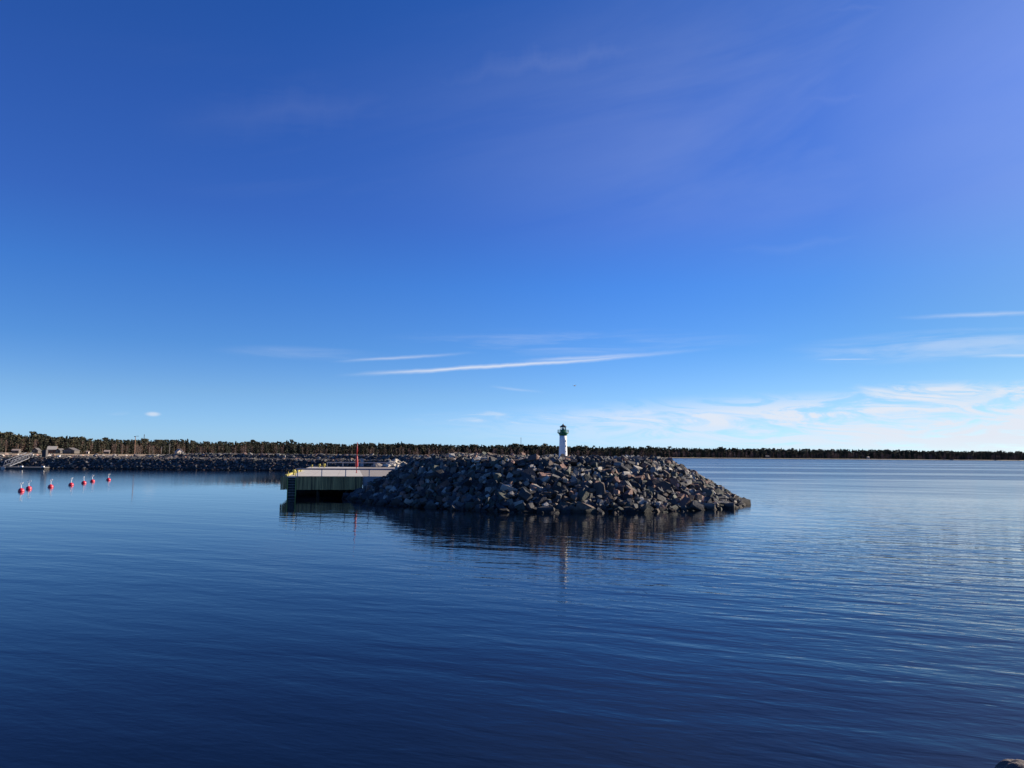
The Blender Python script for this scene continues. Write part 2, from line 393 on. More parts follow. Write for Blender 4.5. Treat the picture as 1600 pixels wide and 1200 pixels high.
def height(x, y):
    cx, cy = 5.0, 88.0
    rx = np.where(x < cx, 22.3, 20.4); ry = np.where(y < cy, 21.5, 15)
    th = np.arctan2(y-cy, x-cx)
    rho = np.hypot((x-cx)/rx, (y-cy)/ry)*(1+0.018*np.sin(5*th+1)+0.012*np.sin(11*th))
    rho0 = np.where(x < cx, 0.66, 0.61); rho0 = rho0 + (y > cy)*0.0
    head = 4.38*np.minimum(1, (1-rho)/(1-rho0)) + 0.10*np.sin(x*0.9)*np.sin(y*0.7)*(rho < rho0)
    dr = seg_dist(x, y, RIDGE)
    t = np.clip((x+112)/22.0, 0, 1)         # the outer rampart starts low on the left
    top = 3.0+1.05*t + 0.45*np.exp(-((x+8)/10.0)**2)*(y < 170)
    ridge = top - np.maximum(0, dr-2.2)*0.62
    sd = poly_sd(x, y, BERM)
    btop = np.where(y < 150, 1.75, 1.75+1.1*np.clip((y-150)/25.0, 0, 1))
    berm = np.minimum(btop, sd*np.where(y > 185, 0.95, 0.64))
    return np.maximum(np.maximum(head, ridge), np.maximum(berm, -1.6))
def grid_obj(name, x0, x1, y0, y1, step, zoff, m):
    xs = np.arange(x0, x1+step, step); ys = np.arange(y0, y1+step, step)
    X, Y = np.meshgrid(xs, ys); Z = height(X, Y)+zoff
    nx, ny = len(xs), len(ys); i = np.arange(nx*ny).reshape(ny, nx)
    f = np.stack([i[:-1, :-1], i[:-1, 1:], i[1:, 1:], i[1:, :-1]], -1).reshape(-1, 4)
    zz = Z.ravel()[f]; f = f[zz.max(1) > -1.2]
    return meshobj(name, np_mesh(name, np.c_[X.ravel(), Y.ravel(), Z.ravel()], [f], m))
tag(grid_obj('breakwater_ground', -420, 34, 60, 245, 1.0, -0.35, M['rubble']), kind='structure')

# hull prototypes: blocky, angular quarried rocks
def hull_proto(seed):
    r = random.Random(seed); bm = bmesh.new(); sx, sy, sz = 1.0, r.uniform(0.55, 0.9), r.uniform(0.38, 0.72)
    for i in range(8):
        c = Vector((i & 1, i >> 1 & 1, i >> 2 & 1))*2-Vector((1, 1, 1))
        if r.random() < 0.25:
            for ax in range(3):
                q = c.copy(); q[ax] *= r.uniform(0.2, 0.7); bm.verts.new((q.x*sx, q.y*sy, q.z*sz))
        else:
            bm.verts.new([c[k]*(sx, sy, sz)[k]*r.uniform(0.62, 1.05) for k in range(3)])
    for _ in range(3):
        v = Vector((r.gauss(0, 1), r.gauss(0, 1), r.gauss(0, 1))).normalized()*1.15
        bm.verts.new((v.x*sx, v.y*sy, v.z*sz))
    res = bmesh.ops.convex_hull(bm, input=bm.verts)
    bmesh.ops.delete(bm, geom=list({e for e in res['geom_interior'] if isinstance(e, bmesh.types.BMVert)}), context='VERTS')
    bmesh.ops.dissolve_limit(bm, angle_limit=R(10), verts=bm.verts, edges=bm.edges)
    bmesh.ops.triangulate(bm, faces=bm.faces)
    bm.verts.ensure_lookup_table(); bm.verts.index_update()
    v = np.array([v.co[:] for v in bm.verts])*0.55; f = np.array([[q.index for q in fc.verts] for fc in bm.faces]); bm.free(); return v, f
PROT = [hull_proto(100+i) for i in range(40)]
TINT = [('dark grey', (0.032, 0.034, 0.037)), ('mid grey', (0.066, 0.067, 0.067)), ('greenish grey', (0.062, 0.069, 0.056)),
        ('brown', (0.092, 0.070, 0.055)), ('pinkish', (0.185, 0.110, 0.085)), ('pale', (0.24, 0.225, 0.195))]
TP = np.array([0.27, 0.23, 0.12, 0.13, 0.10, 0.15])
def rotm(rz, tx, ty):
    return np.array((Matrix.Rotation(ty, 3, 'Y') @ Matrix.Rotation(tx, 3, 'X') @ Matrix.Rotation(rz, 3, 'Z')))
def scatter(x0, x1, y0, y1, sp, smin, smax, cond, bias=1.6):
    gx, gy = np.meshgrid(np.arange(x0, x1, sp), np.arange(y0, y1, sp)); gx = gx.ravel(); gy = gy.ravel()
    x = gx+rng.uniform(-.5, .5, gx.shape)*sp; y = gy+rng.uniform(-.5, .5, gx.shape)*sp
    h = height(x, y); k = h > -0.6; x, y, h = x[k], y[k], h[k]
    s = smin+(smax-smin)*rng.random(x.shape)**bias; e = 0.6
    tx = np.arctan((height(x, y+e)-height(x, y-e))/(2*e)); ty = -np.arctan((height(x+e, y)-height(x-e, y))/(2*e))
    return [(float(a), float(b_), float(c), float(d), float(p), float(q)) for a, b_, c, d, p, q in zip(x, y, h, s, tx, ty) if cond(a, b_, c)]
def deck_local(x, y):     # coordinates along the deck: (right, back) from its front-left corner
    dx, dy = x-DA.x, y-DA.y; return dx*DR.x+dy*DR.y, dx*DBK.x+dy*DBK.y
DZ = 2.27
DA = atz(444, 744, DZ); dang = R(11.8)
DBK = Vector((-math.sin(dang), math.cos(dang), 0)); DR = Vector((math.cos(dang), math.sin(dang), 0))
DLEN, DWID, AWID = 55.0, 8.6, 8.0
def on_deck(x, y, m=0.0):
    u, w = deck_local(x, y); return -0.5-m < u < DWID+AWID+m and -0.6-m < w < DLEN+m
def in_head(x, y, h):
    if on_deck(x, y) and h < 3.2:
        u, w = deck_local(x, y)
        if h > 1.2 or w < 1.0 and h > 0.6: return False
        return h > -0.6 and u > DWID-1.0
    return h > -0.55
rocks = scatter(-22, 30, 64, 112, 0.48, 0.36, 0.74, lambda x, y, h: in_head(x, y, h) and (h > 2.7 or y < 106))
big = scatter(-20, 28, 64, 100, 1.35, 0.75, 1.5, lambda x, y, h: in_head(x, y, h) and not on_deck(x, y, 1.0) and rng.random() < (0.8 if h < 3.5 else 0.35), 2.4)
big = [r for r in big if not (r[2] > 3.3 and r[3] > 0.95)]
allr = [r for r in rocks+big if not (r[0] > 21 and r[2] < -0.2)]
LH = (5.62, 84.0)
allr = [r for r in allr if math.hypot(r[0]-LH[0], r[1]-LH[1]) > 0.62+r[3]*0.42]
def rock_geo(s, tx=0.0, ty=0.0, jit=0.55):
    v, f = PROT[rng.integers(len(PROT))]
    m = rotm(rng.uniform(0, 6.28), tx+rng.normal(0, jit), ty+rng.normal(0, jit))
    sc = s*np.array([1.15, 1, 1])*np.array([rng.uniform(.85, 1.25), rng.uniform(.85, 1.15), rng.uniform(.85, 1.2)])
    return (v*sc) @ m.T, f
def pick_tint(x=None):
    i = rng.choice(6, p=TP); c = np.array(TINT[i][1])*rng.uniform(0.65, 1.5); return i, c
vis = []
for i, (x, y, h, s, tx, ty) in enumerate(allr):
    th = math.atan2(y-88, x-5)
    facing = (y < 88 and h < 4.9)
    vis.append((s/y*(1.0 if facing else 0.35)*(1.0 if h > -0.3 else 0.1), i))
vis.sort(reverse=True); solo = {i for _, i in vis[:299]}
def zone(x, y, h):
    r = 'at the waterline' if h < 0.7 else 'low on the slope' if h < 1.8 else 'halfway up' if h < 3.2 else 'near the crest'
    q = 800+x/y*FPX
    c = ('left flank by the pier' if q < 640 else 'left part of the mound' if q < 750 else 'left of below the lighthouse' if q < 840 else
         'straight below the lighthouse' if q < 920 else 'just right of the lighthouse' if q < 1000 else 'right shoulder of the mound' if q < 1080 else 'right tip by open water')
    return r+', '+c
SV, SF, ST = [], [], []; off = 0
for i, (x, y, h, s, tx, ty) in enumerate(allr):
    v, f = rock_geo(s, tx, ty); ti, c = pick_tint()
    while h < 0.25 and ti > 3: ti, c = pick_tint()
    z = h-0.05+rng.uniform(-.12, .12)
    if s > 1.2: z -= 0.10*s
    if i in solo:
        me = np_mesh('boulder', v, [f], M['rock'], np.tile(c, (len(v), 1)))
        o = meshobj('boulder', me, loc=(x, y, z)); zn = zone(x, y, h); big_ = s > 0.95
        k = TINT[ti][0]
        tag(o, ('large ' if big_ else 'smaller ')+k+' angular boulder '+zn, 'boulder', ('large ' if big_ else 'smaller ')+k+' boulders '+zn)
    else:
        SV.append(v+np.array([x, y, z])); SF.append(f+off); ST.append(np.tile(c, (len(v), 1))); off += len(v)
me = np_mesh('boulder_rubble', np.vstack(SV), [np.vstack(SF)], M['rock'], np.vstack(ST))
tag(meshobj('boulder_rubble', me), 'countless grey and brown rocks packed between the large boulders of the mound', 'rocks', kind='stuff')

# rock armour of the long breakwater: inner slope, crest and outer rampart
def arm_cond(x, y, h):
    if h < -0.4 or (x > -22 and y < 106 and not on_deck(x, y)): return False
    if on_deck(x, y, 0.3):
        u, w = deck_local(x, y)
        return h < 1.15 and w > 2
    if seg_dist(np.array([x]), np.array([y]), RIDGE)[0] < 7.0: return True
    if y > 205.6 and y < 214.5 and x < -34: return False       # the gravel road
    return h < 2.95
arm = scatter(-245, 8, 104, 232, 0.85, 0.6, 1.1, lambda x, y, h: arm_cond(x, y, h) and not (x < -34 and y < 206) and (h > 2.2 or x > -34 or y < 206))
arm += scatter(-215, -20, 198.5, 205.6, 0.46, 0.36, 0.66, lambda x, y, h: -0.4 < h < 2.9)
SV, SF, ST = [], [], []; off = 0
for (x, y, h, s, tx, ty) in arm:
    v, f = rock_geo(s, tx, ty, 0.22 if y > 180 else 0.45); ti, c = pick_tint()
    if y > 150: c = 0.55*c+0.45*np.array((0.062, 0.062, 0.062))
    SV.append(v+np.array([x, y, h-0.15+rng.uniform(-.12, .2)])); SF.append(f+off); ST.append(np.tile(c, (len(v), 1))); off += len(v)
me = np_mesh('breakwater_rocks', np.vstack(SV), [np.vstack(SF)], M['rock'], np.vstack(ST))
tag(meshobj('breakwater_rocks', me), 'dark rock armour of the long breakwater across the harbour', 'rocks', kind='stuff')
# gravel service road on top of the breakwater
rd = MB().add([(-420, 205.4, 2.83), (-40, 205.4, 2.83), (-36, 214.5, 2.83), (-420, 214.5, 2.83)], [(0, 1, 2, 3)])
rd.add([(-420, 205.4, 2.83), (-40, 205.4, 2.83), (-40, 205.0, 2.3), (-420, 205.0, 2.3)], [(0, 3, 2, 1)])
tag(rd.build('gravel_road', M['road']), kind='structure')

# pale loose rocks at the end of the quay
SV, SF, ST = [], [], []; off = 0
pc = atz(617, 729, DZ)
for k in range(150):
    a, r0 = rng.uniform(0, 6.28), rng.random()**0.5
    x = pc.x+math.cos(a)*r0*2.4; y = pc.y+1+math.sin(a)*r0*5; z = DZ+1.35*(1-r0)
    v, f = rock_geo(rng.uniform(.35, .75)); c = np.array((0.50, 0.46, 0.38))*rng.uniform(.6, 1.15)
    SV.append(v+np.array([x, y, z])); SF.append(f+off); ST.append(np.tile(c, (len(v), 1))); off += len(v)
me = np_mesh('stone_pile', np.vstack(SV), [np.vstack(SF)], M['rock'], np.vstack(ST))
tag(meshobj('stone_pile', me), 'heap of pale broken stone at the far right end of the quay', 'stone pile', kind='stuff')

# ------------------------------------------------------------------ pier
g = NT(M['concrete'].node_tree); b = g.n['Principled BSDF']; src_ = b.inputs['Base Color'].links[0].from_socket
oc = g.sep(g.node('ShaderNodeTexCoord').outputs['Object']); jy = g.m('FRACT', g.m('DIVIDE', oc[1], 2.4)); jx = g.m('FRACT', g.m('DIVIDE', oc[0], 2.87))
jl = g.m('MAXIMUM', g.m('LESS_THAN', jy, 0.03), g.m('LESS_THAN', jx, 0.012))
stn = g.smooth(g.noise(g.comb(g.m('MULTIPLY', oc[0], 0.5), g.m('MULTIPLY', oc[1], 0.18), 0.0), 1.0, 5, 0.65), 0.5, 0.75)
g.put(b.inputs['Base Color'], g.mix(g.m('MULTIPLY', jl, 0.6), g.mix(g.m('MULTIPLY', stn, 0.35), src_, (0.28, 0.25, 0.21, 1)), (0.12, 0.11, 0.10, 1)))
pier = empty('pier', DA, dang)
tag(pier, 'concrete pier deck faced with weathered greenish vertical planks', 'pier')
MB().box(0.05, DWID, 0.12, DLEN, -0.42, 0.0).build('deck', M['concrete'], pier)
fc = MB(); fl_ = fc; x = -0.35; r = random.Random(3)
while x < DWID-0.1:
    if 0.36 < x+0.1 < 1.30:
        x += 0.2; fc = MB() if fc is fl_ else fc; continue
    w = 0.19; dy = r.uniform(-.018, .018); fc.box(x, x+w-0.018, -0.10+dy, -0.02+dy, -1.50+r.uniform(-.02, .02), -0.05+r.uniform(-.015, .015)); x += w+0.003
fc.build('plank_fascia', M['plank'], pier); fl_.build('plank_fascia', M['plank'], pier)
sf = MB(); y = 0.0
while y < DLEN:
    sf.box(-0.13, -0.04, y, y+0.28, -1.50, -0.05); y += 0.30
sf.build('side_fascia', M['plank'], pier)
MB().box(-0.02, DWID-0.1, -0.015, 0.10, -0.30, -0.03).build('edge_beam', M['darkwood'], pier)
# ladder bay going down to the water
lp = MB(); 
for k in range(5): lp.box(0.40+k*0.18, 0.40+k*0.18+0.165, 0.02, 0.10, -2.9, -0.10)
lp.build('ladder_backing', M['darkwood'], pier)
for px_ in (0.42, 3.4, 6.6):
    for py_ in ([0.5] if px_ < 1 else [1.2])+list(range(6, 54, 6)):
        MB().lathe([(0.17, -3.5), (0.17, -0.42)], 12, (px_+0.25, py_+.3)).build('pile', M['darkwood'], pier)
MB().box(0.0, DWID, 14.2, 14.35, -2.9, -0.42).build('shade_panel', M['black'], pier)  # added black panel that stands in for deep shade under the deck
lad = empty('ladder', (0, 0, 0)); lad.parent = pier
for x in (0.40, 1.27): MB().box(x-0.04, x+0.04, -0.19, -0.11, -2.7, -0.18).build('ladder_rail', M['ygreen'], lad)
for k in range(8): MB().tube([(0.44, -0.15, -0.35-k*0.29), (1.23, -0.15, -0.35-k*0.29)], 0.02, 6).build('rung', M['galv'], lad)
MB().box(0.36, 1.31, -0.17, 0.12, -0.17, -0.06).build('ladder_head_beam', M['beam'], pier)
# yellow kerb on the left edge
yk = MB(); y = 0.3
while y < 34: yk.box(0.06, 0.30, y, y+2.6, 0.004, 0.17); y += 2.9
yk.build('kerb_beam', M['yellow'], pier)
def P(u, w, z=0): return DA+DR*u+DBK*w+Vector((0, 0, z))
# apron right of the deck
ap = MB().box(DWID+0.01, DWID+AWID, 0.25, DLEN, -0.30, -0.006)
tag(ap.build('gravel_apron', M['gravel'], None, DA, dang), kind='structure')
cb = MB().box(DWID+0.012, DWID+4.2, 0.0, 0.245, -0.62, 0.0)
cb.box(DWID+0.02, DWID+0.5, 0.05, 0.24, -1.6, -0.62)
tag(cb.build('concrete_edge', M['beam'], None, DA, dang), 'plain grey concrete edge beam between the plank pier and the boulders', 'concrete beam')

def bollard(u, w, label, s=1.0):
    t = empty('bollard', P(u, w), dang); tag(t, label, 'bollard', 'yellow bollards on the pier edge')
    MB().lathe([(0.17*s, 0), (0.17*s, 0.03)], 14).build('base_plate', M['yellow'], t)
    MB().lathe([(0.085*s, 0.03), (0.075*s, 0.12*s), (0.08*s, 0.30*s), (0.15*s, 0.36*s), (0.15*s, 0.42*s), (0.09*s, 0.47*s)], 14).build('post', M['yellow'], t)
    MB().tube([(-0.22*s, 0, 0.26*s), (0.22*s, 0, 0.26*s)], 0.035*s, 8).build('cross_bar', M['yellow'], t)
bollard(0.75, 4.2, 'yellow bollard nearest to the ladder on the pier edge', 1.35)
bollard(0.55, 12.5, 'second yellow bollard back along the left pier edge')
bollard(0.55, 20.0, 'third yellow bollard back along the left pier edge')
bollard(0.65, 50.0, 'left one of three small yellow bollards at the far pier end')
bollard(1.9, 50.5, 'middle one of three small yellow bollards at the far pier end', 1.3)
bollard(2.7, 51, 'right one of three small yellow bollards at the far pier end', 1.4)
# yellow ladder hoops over the edge
def hoop(w, label):
    t = empty('ladder_handrail', P(0, w), dang); tag(t, label, 'handrail')
    for x in (0.4, 1.2): MB().tube([(x, -0.1, -0.1), (x, -0.1, 0.35), (x, 0.05, 0.45), (x, 0.35, 0.45), (x, 0.5, 0.3), (x, 0.5, 0.0)], 0.025, 6).build('hoop', M['yellow'], t)
hoop(0.3, 'pair of yellow hoop handrails at the head of the pier ladder')

def guard_rail(u0, w, n, sp, tail, hgt, label, railh=0.16):
    t = empty('guard_rail', P(u0, w), dang); tag(t, label, 'guard rail', 'guard rails on the pier')
    for k in range(n):
        b = MB().box(k*sp-0.05, k*sp+0.05, -0.06, 0.06, 0.0, hgt).build('post', M['galv'], t)
        MB().box(k*sp-0.11, k*sp+0.11, -0.11, 0.11, 0.0, 0.015).build('foot_plate', M['galv'], b)
    r0 = MB(); L = (n-1)*sp+tail; ym = -0.075
    prof = [(ym, hgt-0.18), (ym-0.04, hgt-0.14), (ym, hgt-0.09), (ym-0.04, hgt-0.04), (ym, hgt), (ym+0.012, hgt), (ym-0.025, hgt-0.04), (ym+0.012, hgt-0.09), (ym-0.025, hgt-0.14), (ym+0.012, hgt-0.18)]
    m = len(prof); r0.add([(xx, a, b) for xx in (-0.1, L) for a, b in prof], [(i, (i+1) % m, m+(i+1) % m, m+i) for i in range(m)])
    r0.build('rail', M['galv'], t)
guard_rail(1.42, 0.22, 5, 2.62, 1.0, 0.88, 'near guard rail along the front edge of the pier')
guard_rail(1.75+1.4, 53.2, 4, 2.75, 3.5, 0.93, 'far guard rail at the back end of the pier')

# red harbour mark
rb = atz(557, 739, DZ); t = empty('harbour_mark', rb)
tag(t, 'slender red harbour light mast standing on the pier', 'navigation mark')
MB().lathe([(0.16, 0), (0.16, 0.03), (0.055, 0.04), (0.055, 0.75)], 14).build('stand', M['red'], t)
MB().lathe([(0.05, 0.72), (0.17, 0.80), (0.20, 0.95), (0.17, 1.6), (0.12, 2.05), (0.07, 2.25)], 18).build('body', M['red'], t)
MB().lathe([(0.07, 2.25), (0.07, 2.75), (0.10, 2.78), (0.09, 3.3), (0.05, 3.5), (0.035, 3.85)], 14).build('mast', M['red'], t)
MB().lathe([(0.06, 3.85), (0.06, 3.98), (0.03, 4.02)], 12).build('lamp', M['red'], t)
# grey cabinet at the back of the pier
cbn = atz(565.5, 729, DZ); t = empty('cabinet', cbn, dang); tag(t, 'tall light grey service cabinet near the far guard rail', 'cabinet')
MB().box(-0.28, 0.28, -0.25, 0.25, 0.08, 1.42).build('body', M['grey'], t)
MB().box(-0.32, 0.32, -0.29, 0.29, 1.42, 1.50).build('lid', M['grey'], t)
MB().box(-0.30, 0.30, -0.27, 0.27, 0.0, 0.08).build('plinth', M['beam'], t)
MB().box(-0.23, 0.23, -0.268, -0.252, 0.15, 1.35).build('door', M['grey'], t)
gh = atz(589, 729, DZ); hm = MB(); n = 20
hv = [(0, 0, 0.78)]; hf = []
for i, (r_, z_) in enumerate(((0.35, 0.66), (0.7, 0.4), (1.15, 0.0))):
    for k in range(n):
        a = 6.283*k/n; q = r_*(1+0.12*math.sin(3*a+i)+random.uniform(-.06, .06)); hv.append((q*math.cos(a)*1.2, q*math.sin(a), z_+random.uniform(-.03, .03)*(z_ > 0)))
for k in range(n):
    k2 = (k+1) % n; hf.append((0, 1+k, 1+k2))
    for i in (0, 1): hf.append((1+i*n+k, 1+(i+1)*n+k, 1+(i+1)*n+k2, 1+i*n+k2))
hm.add(hv, hf); tag(hm.build('gravel_heap', M['gravel'], None, gh), 'small grey gravel heap right of the cabinet', 'gravel heap')

# ------------------------------------------------------------------ lighthouse
lz = 4.3; t = empty('lighthouse', (LH[0], LH[1], lz), R(12))
tag(t, 'small white lighthouse with green gallery and black roof on the boulder mound', 'lighthouse')
MB().lathe([(0.62, -0.3), (0.62, 0.12)], 32).build('plinth', M['beam'], t)
def zz(y): return 5+(709.3-y)*0.0699-lz
tw = MB().lathe([(0.50, 0.12), (0.478, 0.25), (0.458, 0.55), (0.445, 1.0), (0.42, 1.6), (0.40, 2.2), (0.393, zz(681))], 8*5).build('tower', M['white'], t)
for zc, a in ((2.1, 62), (1.55, 62), (0.95, 62)):
    w = MB().box(-0.02, 0.012, -0.045, 0.045, -0.07, 0.07); rr = 0.40+0.025*(2.2-zc)
    o = w.build('window', M['window'], t); a_ = R(-90+a-12-20); o.location = (rr*math.cos(a_)*1.01, rr*math.sin(a_)*1.01, zc); o.rotation_euler = (0, 0, a_)
g0 = zz(676.3)
MB().lathe([(0.40, zz(681)), (0.43, zz(680)), (0.44, zz(679)), (0.60, g0-0.03)], 32).build('corbel', M['green'], t)
MB().lathe([(0.63, g0-0.03), (0.63, g0+0.035)], 32).build('gallery_deck', M['green'], t)
rl = MB(); N = 16
for k in range(N):
    a = 6.283*k/N; rl.bar((0.60*math.cos(a), 0.60*math.sin(a), g0+0.03), (0.60*math.cos(a), 0.60*math.sin(a), g0+0.30), 0.022)
for zr in (0.17, 0.30): rl.tube([(0.60*math.cos(6.2832*k/32), 0.60*math.sin(6.2832*k/32), g0+zr) for k in range(33)], 0.016, 6)
rl.build('gallery_railing', M['green'], t)
l0, l1 = zz(672.0), zz(667.0)
MB().lathe([(0.33, g0+0.035), (0.33, l0-0.02), (0.35, l0-0.02), (0.35, l0+0.02)], 8, smooth=False).build('lantern_base', M['green'], t)
ms = MB()
for k in range(8):
    a = 6.283*k/8; ms.bar((0.31*math.cos(a), 0.31*math.sin(a), l0), (0.31*math.cos(a), 0.31*math.sin(a), l1), 0.04)
ms.lathe([(0.33, l1-0.04), (0.33, l1)], 8, smooth=False)
ms.build('lantern_frame', M['black'], t)
MB().lathe([(0.285, l0+0.021), (0.285, l1-0.045)], 8, smooth=False, cap=False).build('lantern_glass', M['glass'], t)
MB().lathe([(0.07, l0), (0.09, l0+0.03), (0.12, l0+0.08), (0.12, l0+0.2), (0.07, l0+0.26)], 14).build('lamp', M['white'], t)
MB().lathe([(0.40, l1), (0.385, l1+0.025), (0.22, l1+0.13), (0.10, l1+0.19), (0.075, l1+0.22), (0.085, l1+0.26), (0.05, l1+0.31), (0.015, l1+0.34)], 24).build('roof', M['black'], t)

# ------------------------------------------------------------------ mooring buoys
bpos = [(33, 767.6, 'leftmost red mooring buoy of the row'), (45, 764.2, 'second red mooring buoy from the left, close beside the first'),
        (79, 761.3, 'third red mooring buoy from the left'), (111, 758.2, 'middle red mooring buoy of the row'),
        (131, 755.3, 'fifth red mooring buoy from the left'), (144.5, 752.8, 'sixth red mooring buoy from the left'),
        (169.5, 750.4, 'rightmost red mooring buoy of the row, the farthest away')]
BR = 0.34
for i, (px, py, lb) in enumerate(bpos):
    p = atz(px, py, 0.0); t = empty('mooring_buoy', (p.x, p.y, 0), random.uniform(-.6, .6)); t.rotation_euler.x = random.uniform(-.07, .07); t.rotation_euler.y = random.uniform(-.09, .09)
    tag(t, lb, 'buoy', 'red mooring buoys in the harbour')
    if i == 0:
        mb = MB().sphere((0, 0, 0.04), BR, 28, 16).mesh('float', M['buoyred'])
        mr = MB().tube([(0, 0, -0.2), (0, 0, 0.80)], 0.032, 8).mesh('rod', M['white'])
        mg = MB().tube([(0.13*math.sin(6.2832*k/20), 0, 0.92-0.13*math.cos(6.2832*k/20)) for k in range(21)], 0.026, 6).mesh('ring', M['white'])
        mc = MB().lathe([(0.09, 0.36), (0.09, 0.40), (0.05, 0.42)], 14).mesh('collar', M['galv'])
        ml = MB().tube([(0.0, 0.02, 0.70), (0.10, 0.03, 0.92), (0.24, 0.02, 1.06), (0.27, 0.0, 0.92)], 0.022, 6).mesh('rope_loop', M['white'])
    for nm, me in (('float', mb), ('rod', mr), ('ring', mg), ('collar', mc)): meshobj(nm, me, t)
    if i != 4: meshobj('rope_loop', ml, t)

# ------------------------------------------------------------------ things on the far breakwater
# lamp post
lpz = 2.83; lp_ = atz(210, 714.6, lpz); t = empty('lamp_post', lp_); tag(t, 'tall thin rust brown lamp post on the breakwater', 'lamp post')
MB().lathe([(0.14, 0), (0.14, 0.5), (0.10, 0.55), (0.075, 6.3)], 12).build('pole', mat('rusty_pole', (0.30, 0.15, 0.08), 0.7, noise=1), t)
MB().bar((-0.2, 0, 6.3), (0.75, 0, 6.4), 0.07).build('arm', M['black'], t)
MB().box(0.35, 0.95, -0.12, 0.12, 6.33, 6.43).build('lamp_head', M['black'], t)
MB().box(-0.35, -0.05, -0.10, 0.10, 6.12, 6.36).build('control_box', M['black'], t)
# dark pillar
pp = atz(70, 714.8, lpz); t = empty('pillar', pp, R(-14)); tag(t, 'dark blue grey slab pillar standing on the breakwater edge', 'pillar')
MB().box(-0.72, 0.30, -0.3, 0.3, 0, 2.0).build('dark_panel', M['darkpanel'], t)
MB().box(0.305, 0.60, -0.32, 0.32, 0, 2.05).build('side_panel', M['roofmetal'], t)
MB().box(-0.8, 0.85, -0.45, 0.45, -0.1, 0.0).build('plinth', M['beam'], t)
pp.x += 0.3
t = empty('utility_box', atz(92, 714.8, lpz)); tag(t, 'small white utility box on the breakwater right of the dark pillar', 'utility box')
MB().box(-0.28, 0.28, -0.2, 0.2, 0.05, 0.5).build('body', M['white'], t)
MB().box(-0.32, 0.32, -0.24, 0.24, 0.5, 0.56).build('lid', M['white'], t)
# pontoon
pd = 192.0; y0 = pd; x1 = (75-800)/FPX*pd; 
t = empty('floating_pontoon', (x1-9, y0, 0)); tag(t, 'low floating pontoon with dark sides below the gangway', 'pontoon')
MB().box(-10, 9, 0, 2.2, 0.51, 0.57).build('deck', M['beam'], t)
MB().box(-10, 9, 0.05, 2.1, -0.1, 0.505).build('float', M['black'], t)
xl = lambda px: (px-800)/FPX*pd-(x1-9)
MB().box(xl(8), xl(14.5), -0.2, 0.04, 0.0, 0.55).build('fender_block', M['wallcream'], t)
for px in (2, 39, 72.5):
    MB().box(xl(px)-0.28, xl(px)+0.28, -0.1, 0.35, 0.585, 0.85).build('cleat_box', M['white'], t)
# gangway truss
ga = Vector((xl(12)+x1-9, pd+1.0, 0.75)); gb = atd(46.5, 713.8, 204.5); gb.z = 3.0
t = empty('gangway', ga); tag(t, 'sloping grey metal truss gangway down to the pontoon', 'gangway')
d = gb-ga; side = Vector((d.y, -d.x, 0)).normalized()*0.75
fl = MB(); fl.bar((0, 0, 0), d, 1.4, 0.08); fl.build('walkway', M['darkwood'], t)
for sgn in (-1, 1):
    tr = MB(); s_ = side*sgn; n = 6; up = Vector((0, 0, 1.15))
    tr.bar(s_, s_+d, 0.12, 0.14); tr.bar(s_+up+d*0.05, s_+up+d*0.97, 0.07)
    for k in range(n):
        a = s_+d*(k/n); b = s_+d*((k+0.5)/n)+up; c = s_+d*((k+1)/n)
        tr.bar(a, b, 0.055); tr.bar(b, c, 0.055)
    tr.build('side_truss', M['galv'], t)
# ------------------------------------------------------------------ far land
TL = [(-260, 560), (0, 640), (120, 690), (250, 790), (400, 900), (600, 1030), (760, 1120), (880, 1180), (1100, 1290), (1350, 1400), (1600, 1500), (1900, 1600)]
def tl_dist(px):
    return float(np.interp(px, [a for a, _ in TL], [b for _, b in TL]))
def wx(px, d): return (px-800)/FPX*d
edge = [(-420, 236), (-175, 236), (-128, 238), (-118, 250), (-125, 330), (wx(300, 560), 560), (wx(305, 760), 760)]
edge += [(wx(px, tl_dist(px)-r), tl_dist(px)-r) for px, r in ((400, 12), (520, 9), (600, 14), (700, 10), (800, 15), (880, 8), (980, 12), (1060, 22), (1100, 16), (1170, 22), (1230, 12), (1350, 18), (1480, 8), (1600, 14), (1750, 10), (1900, 10))]
far_pts = [(wx(1900, 1600)*1.6, 2600), (-2600, 2600), (-1500, 236)]
poly = edge+far_pts
bm = bmesh.new(); vs = [bm.verts.new((x, y, 2.1 if y < 700 and x < -100 else 0.9)) for x, y in poly]
f = bm.faces.new(vs); lo = [bm.verts.new((x+0.0, y-1.0-4*(y > 500), -0.3)) for x, y in poly]
for i in range(len(poly)): 
    j = (i+1) % len(poly); bm.faces.new((vs[i], lo[i], lo[j], vs[j]))
bmesh.ops.triangulate(bm, faces=[f])
me = bpy.data.meshes.new('terrain'); bm.to_mesh(me); bm.free()
ms_ = bpy.data.materials.new('terrain'); ms_.use_nodes = True; g = NT(ms_.node_tree); b = g.n['Principled BSDF']
geo = g.node('ShaderNodeNewGeometry'); x, y, z = g.sep(geo.outputs['Position'])
nz = g.noise(g.comb(g.m('MULTIPLY', x, 0.03), g.m('MULTIPLY', y, 0.012), 0.0), 1.0, 5, 0.6)
fieldc = g.ramp(nz, [(0.3, (0.18, 0.125, 0.075)), (0.5, (0.28, 0.20, 0.11)), (0.7, (0.33, 0.25, 0.15))])
shorec = g.ramp(nz, [(0.35, (0.10, 0.085, 0.055)), (0.65, (0.24, 0.20, 0.13))])
g.put(b.inputs['Base Color'], g.mix(g.smooth(y, 680.0, 760.0), fieldc, shorec)); b.inputs['Roughness'].default_value = 0.95
me.materials.append(ms_); tag(meshobj('terrain', me), kind='structure')
def hmod(px): return 0.97+0.04*math.sin(px/31.0)+0.045*math.sin(px/9.0+1)+0.03*math.sin(px/71.0+2)
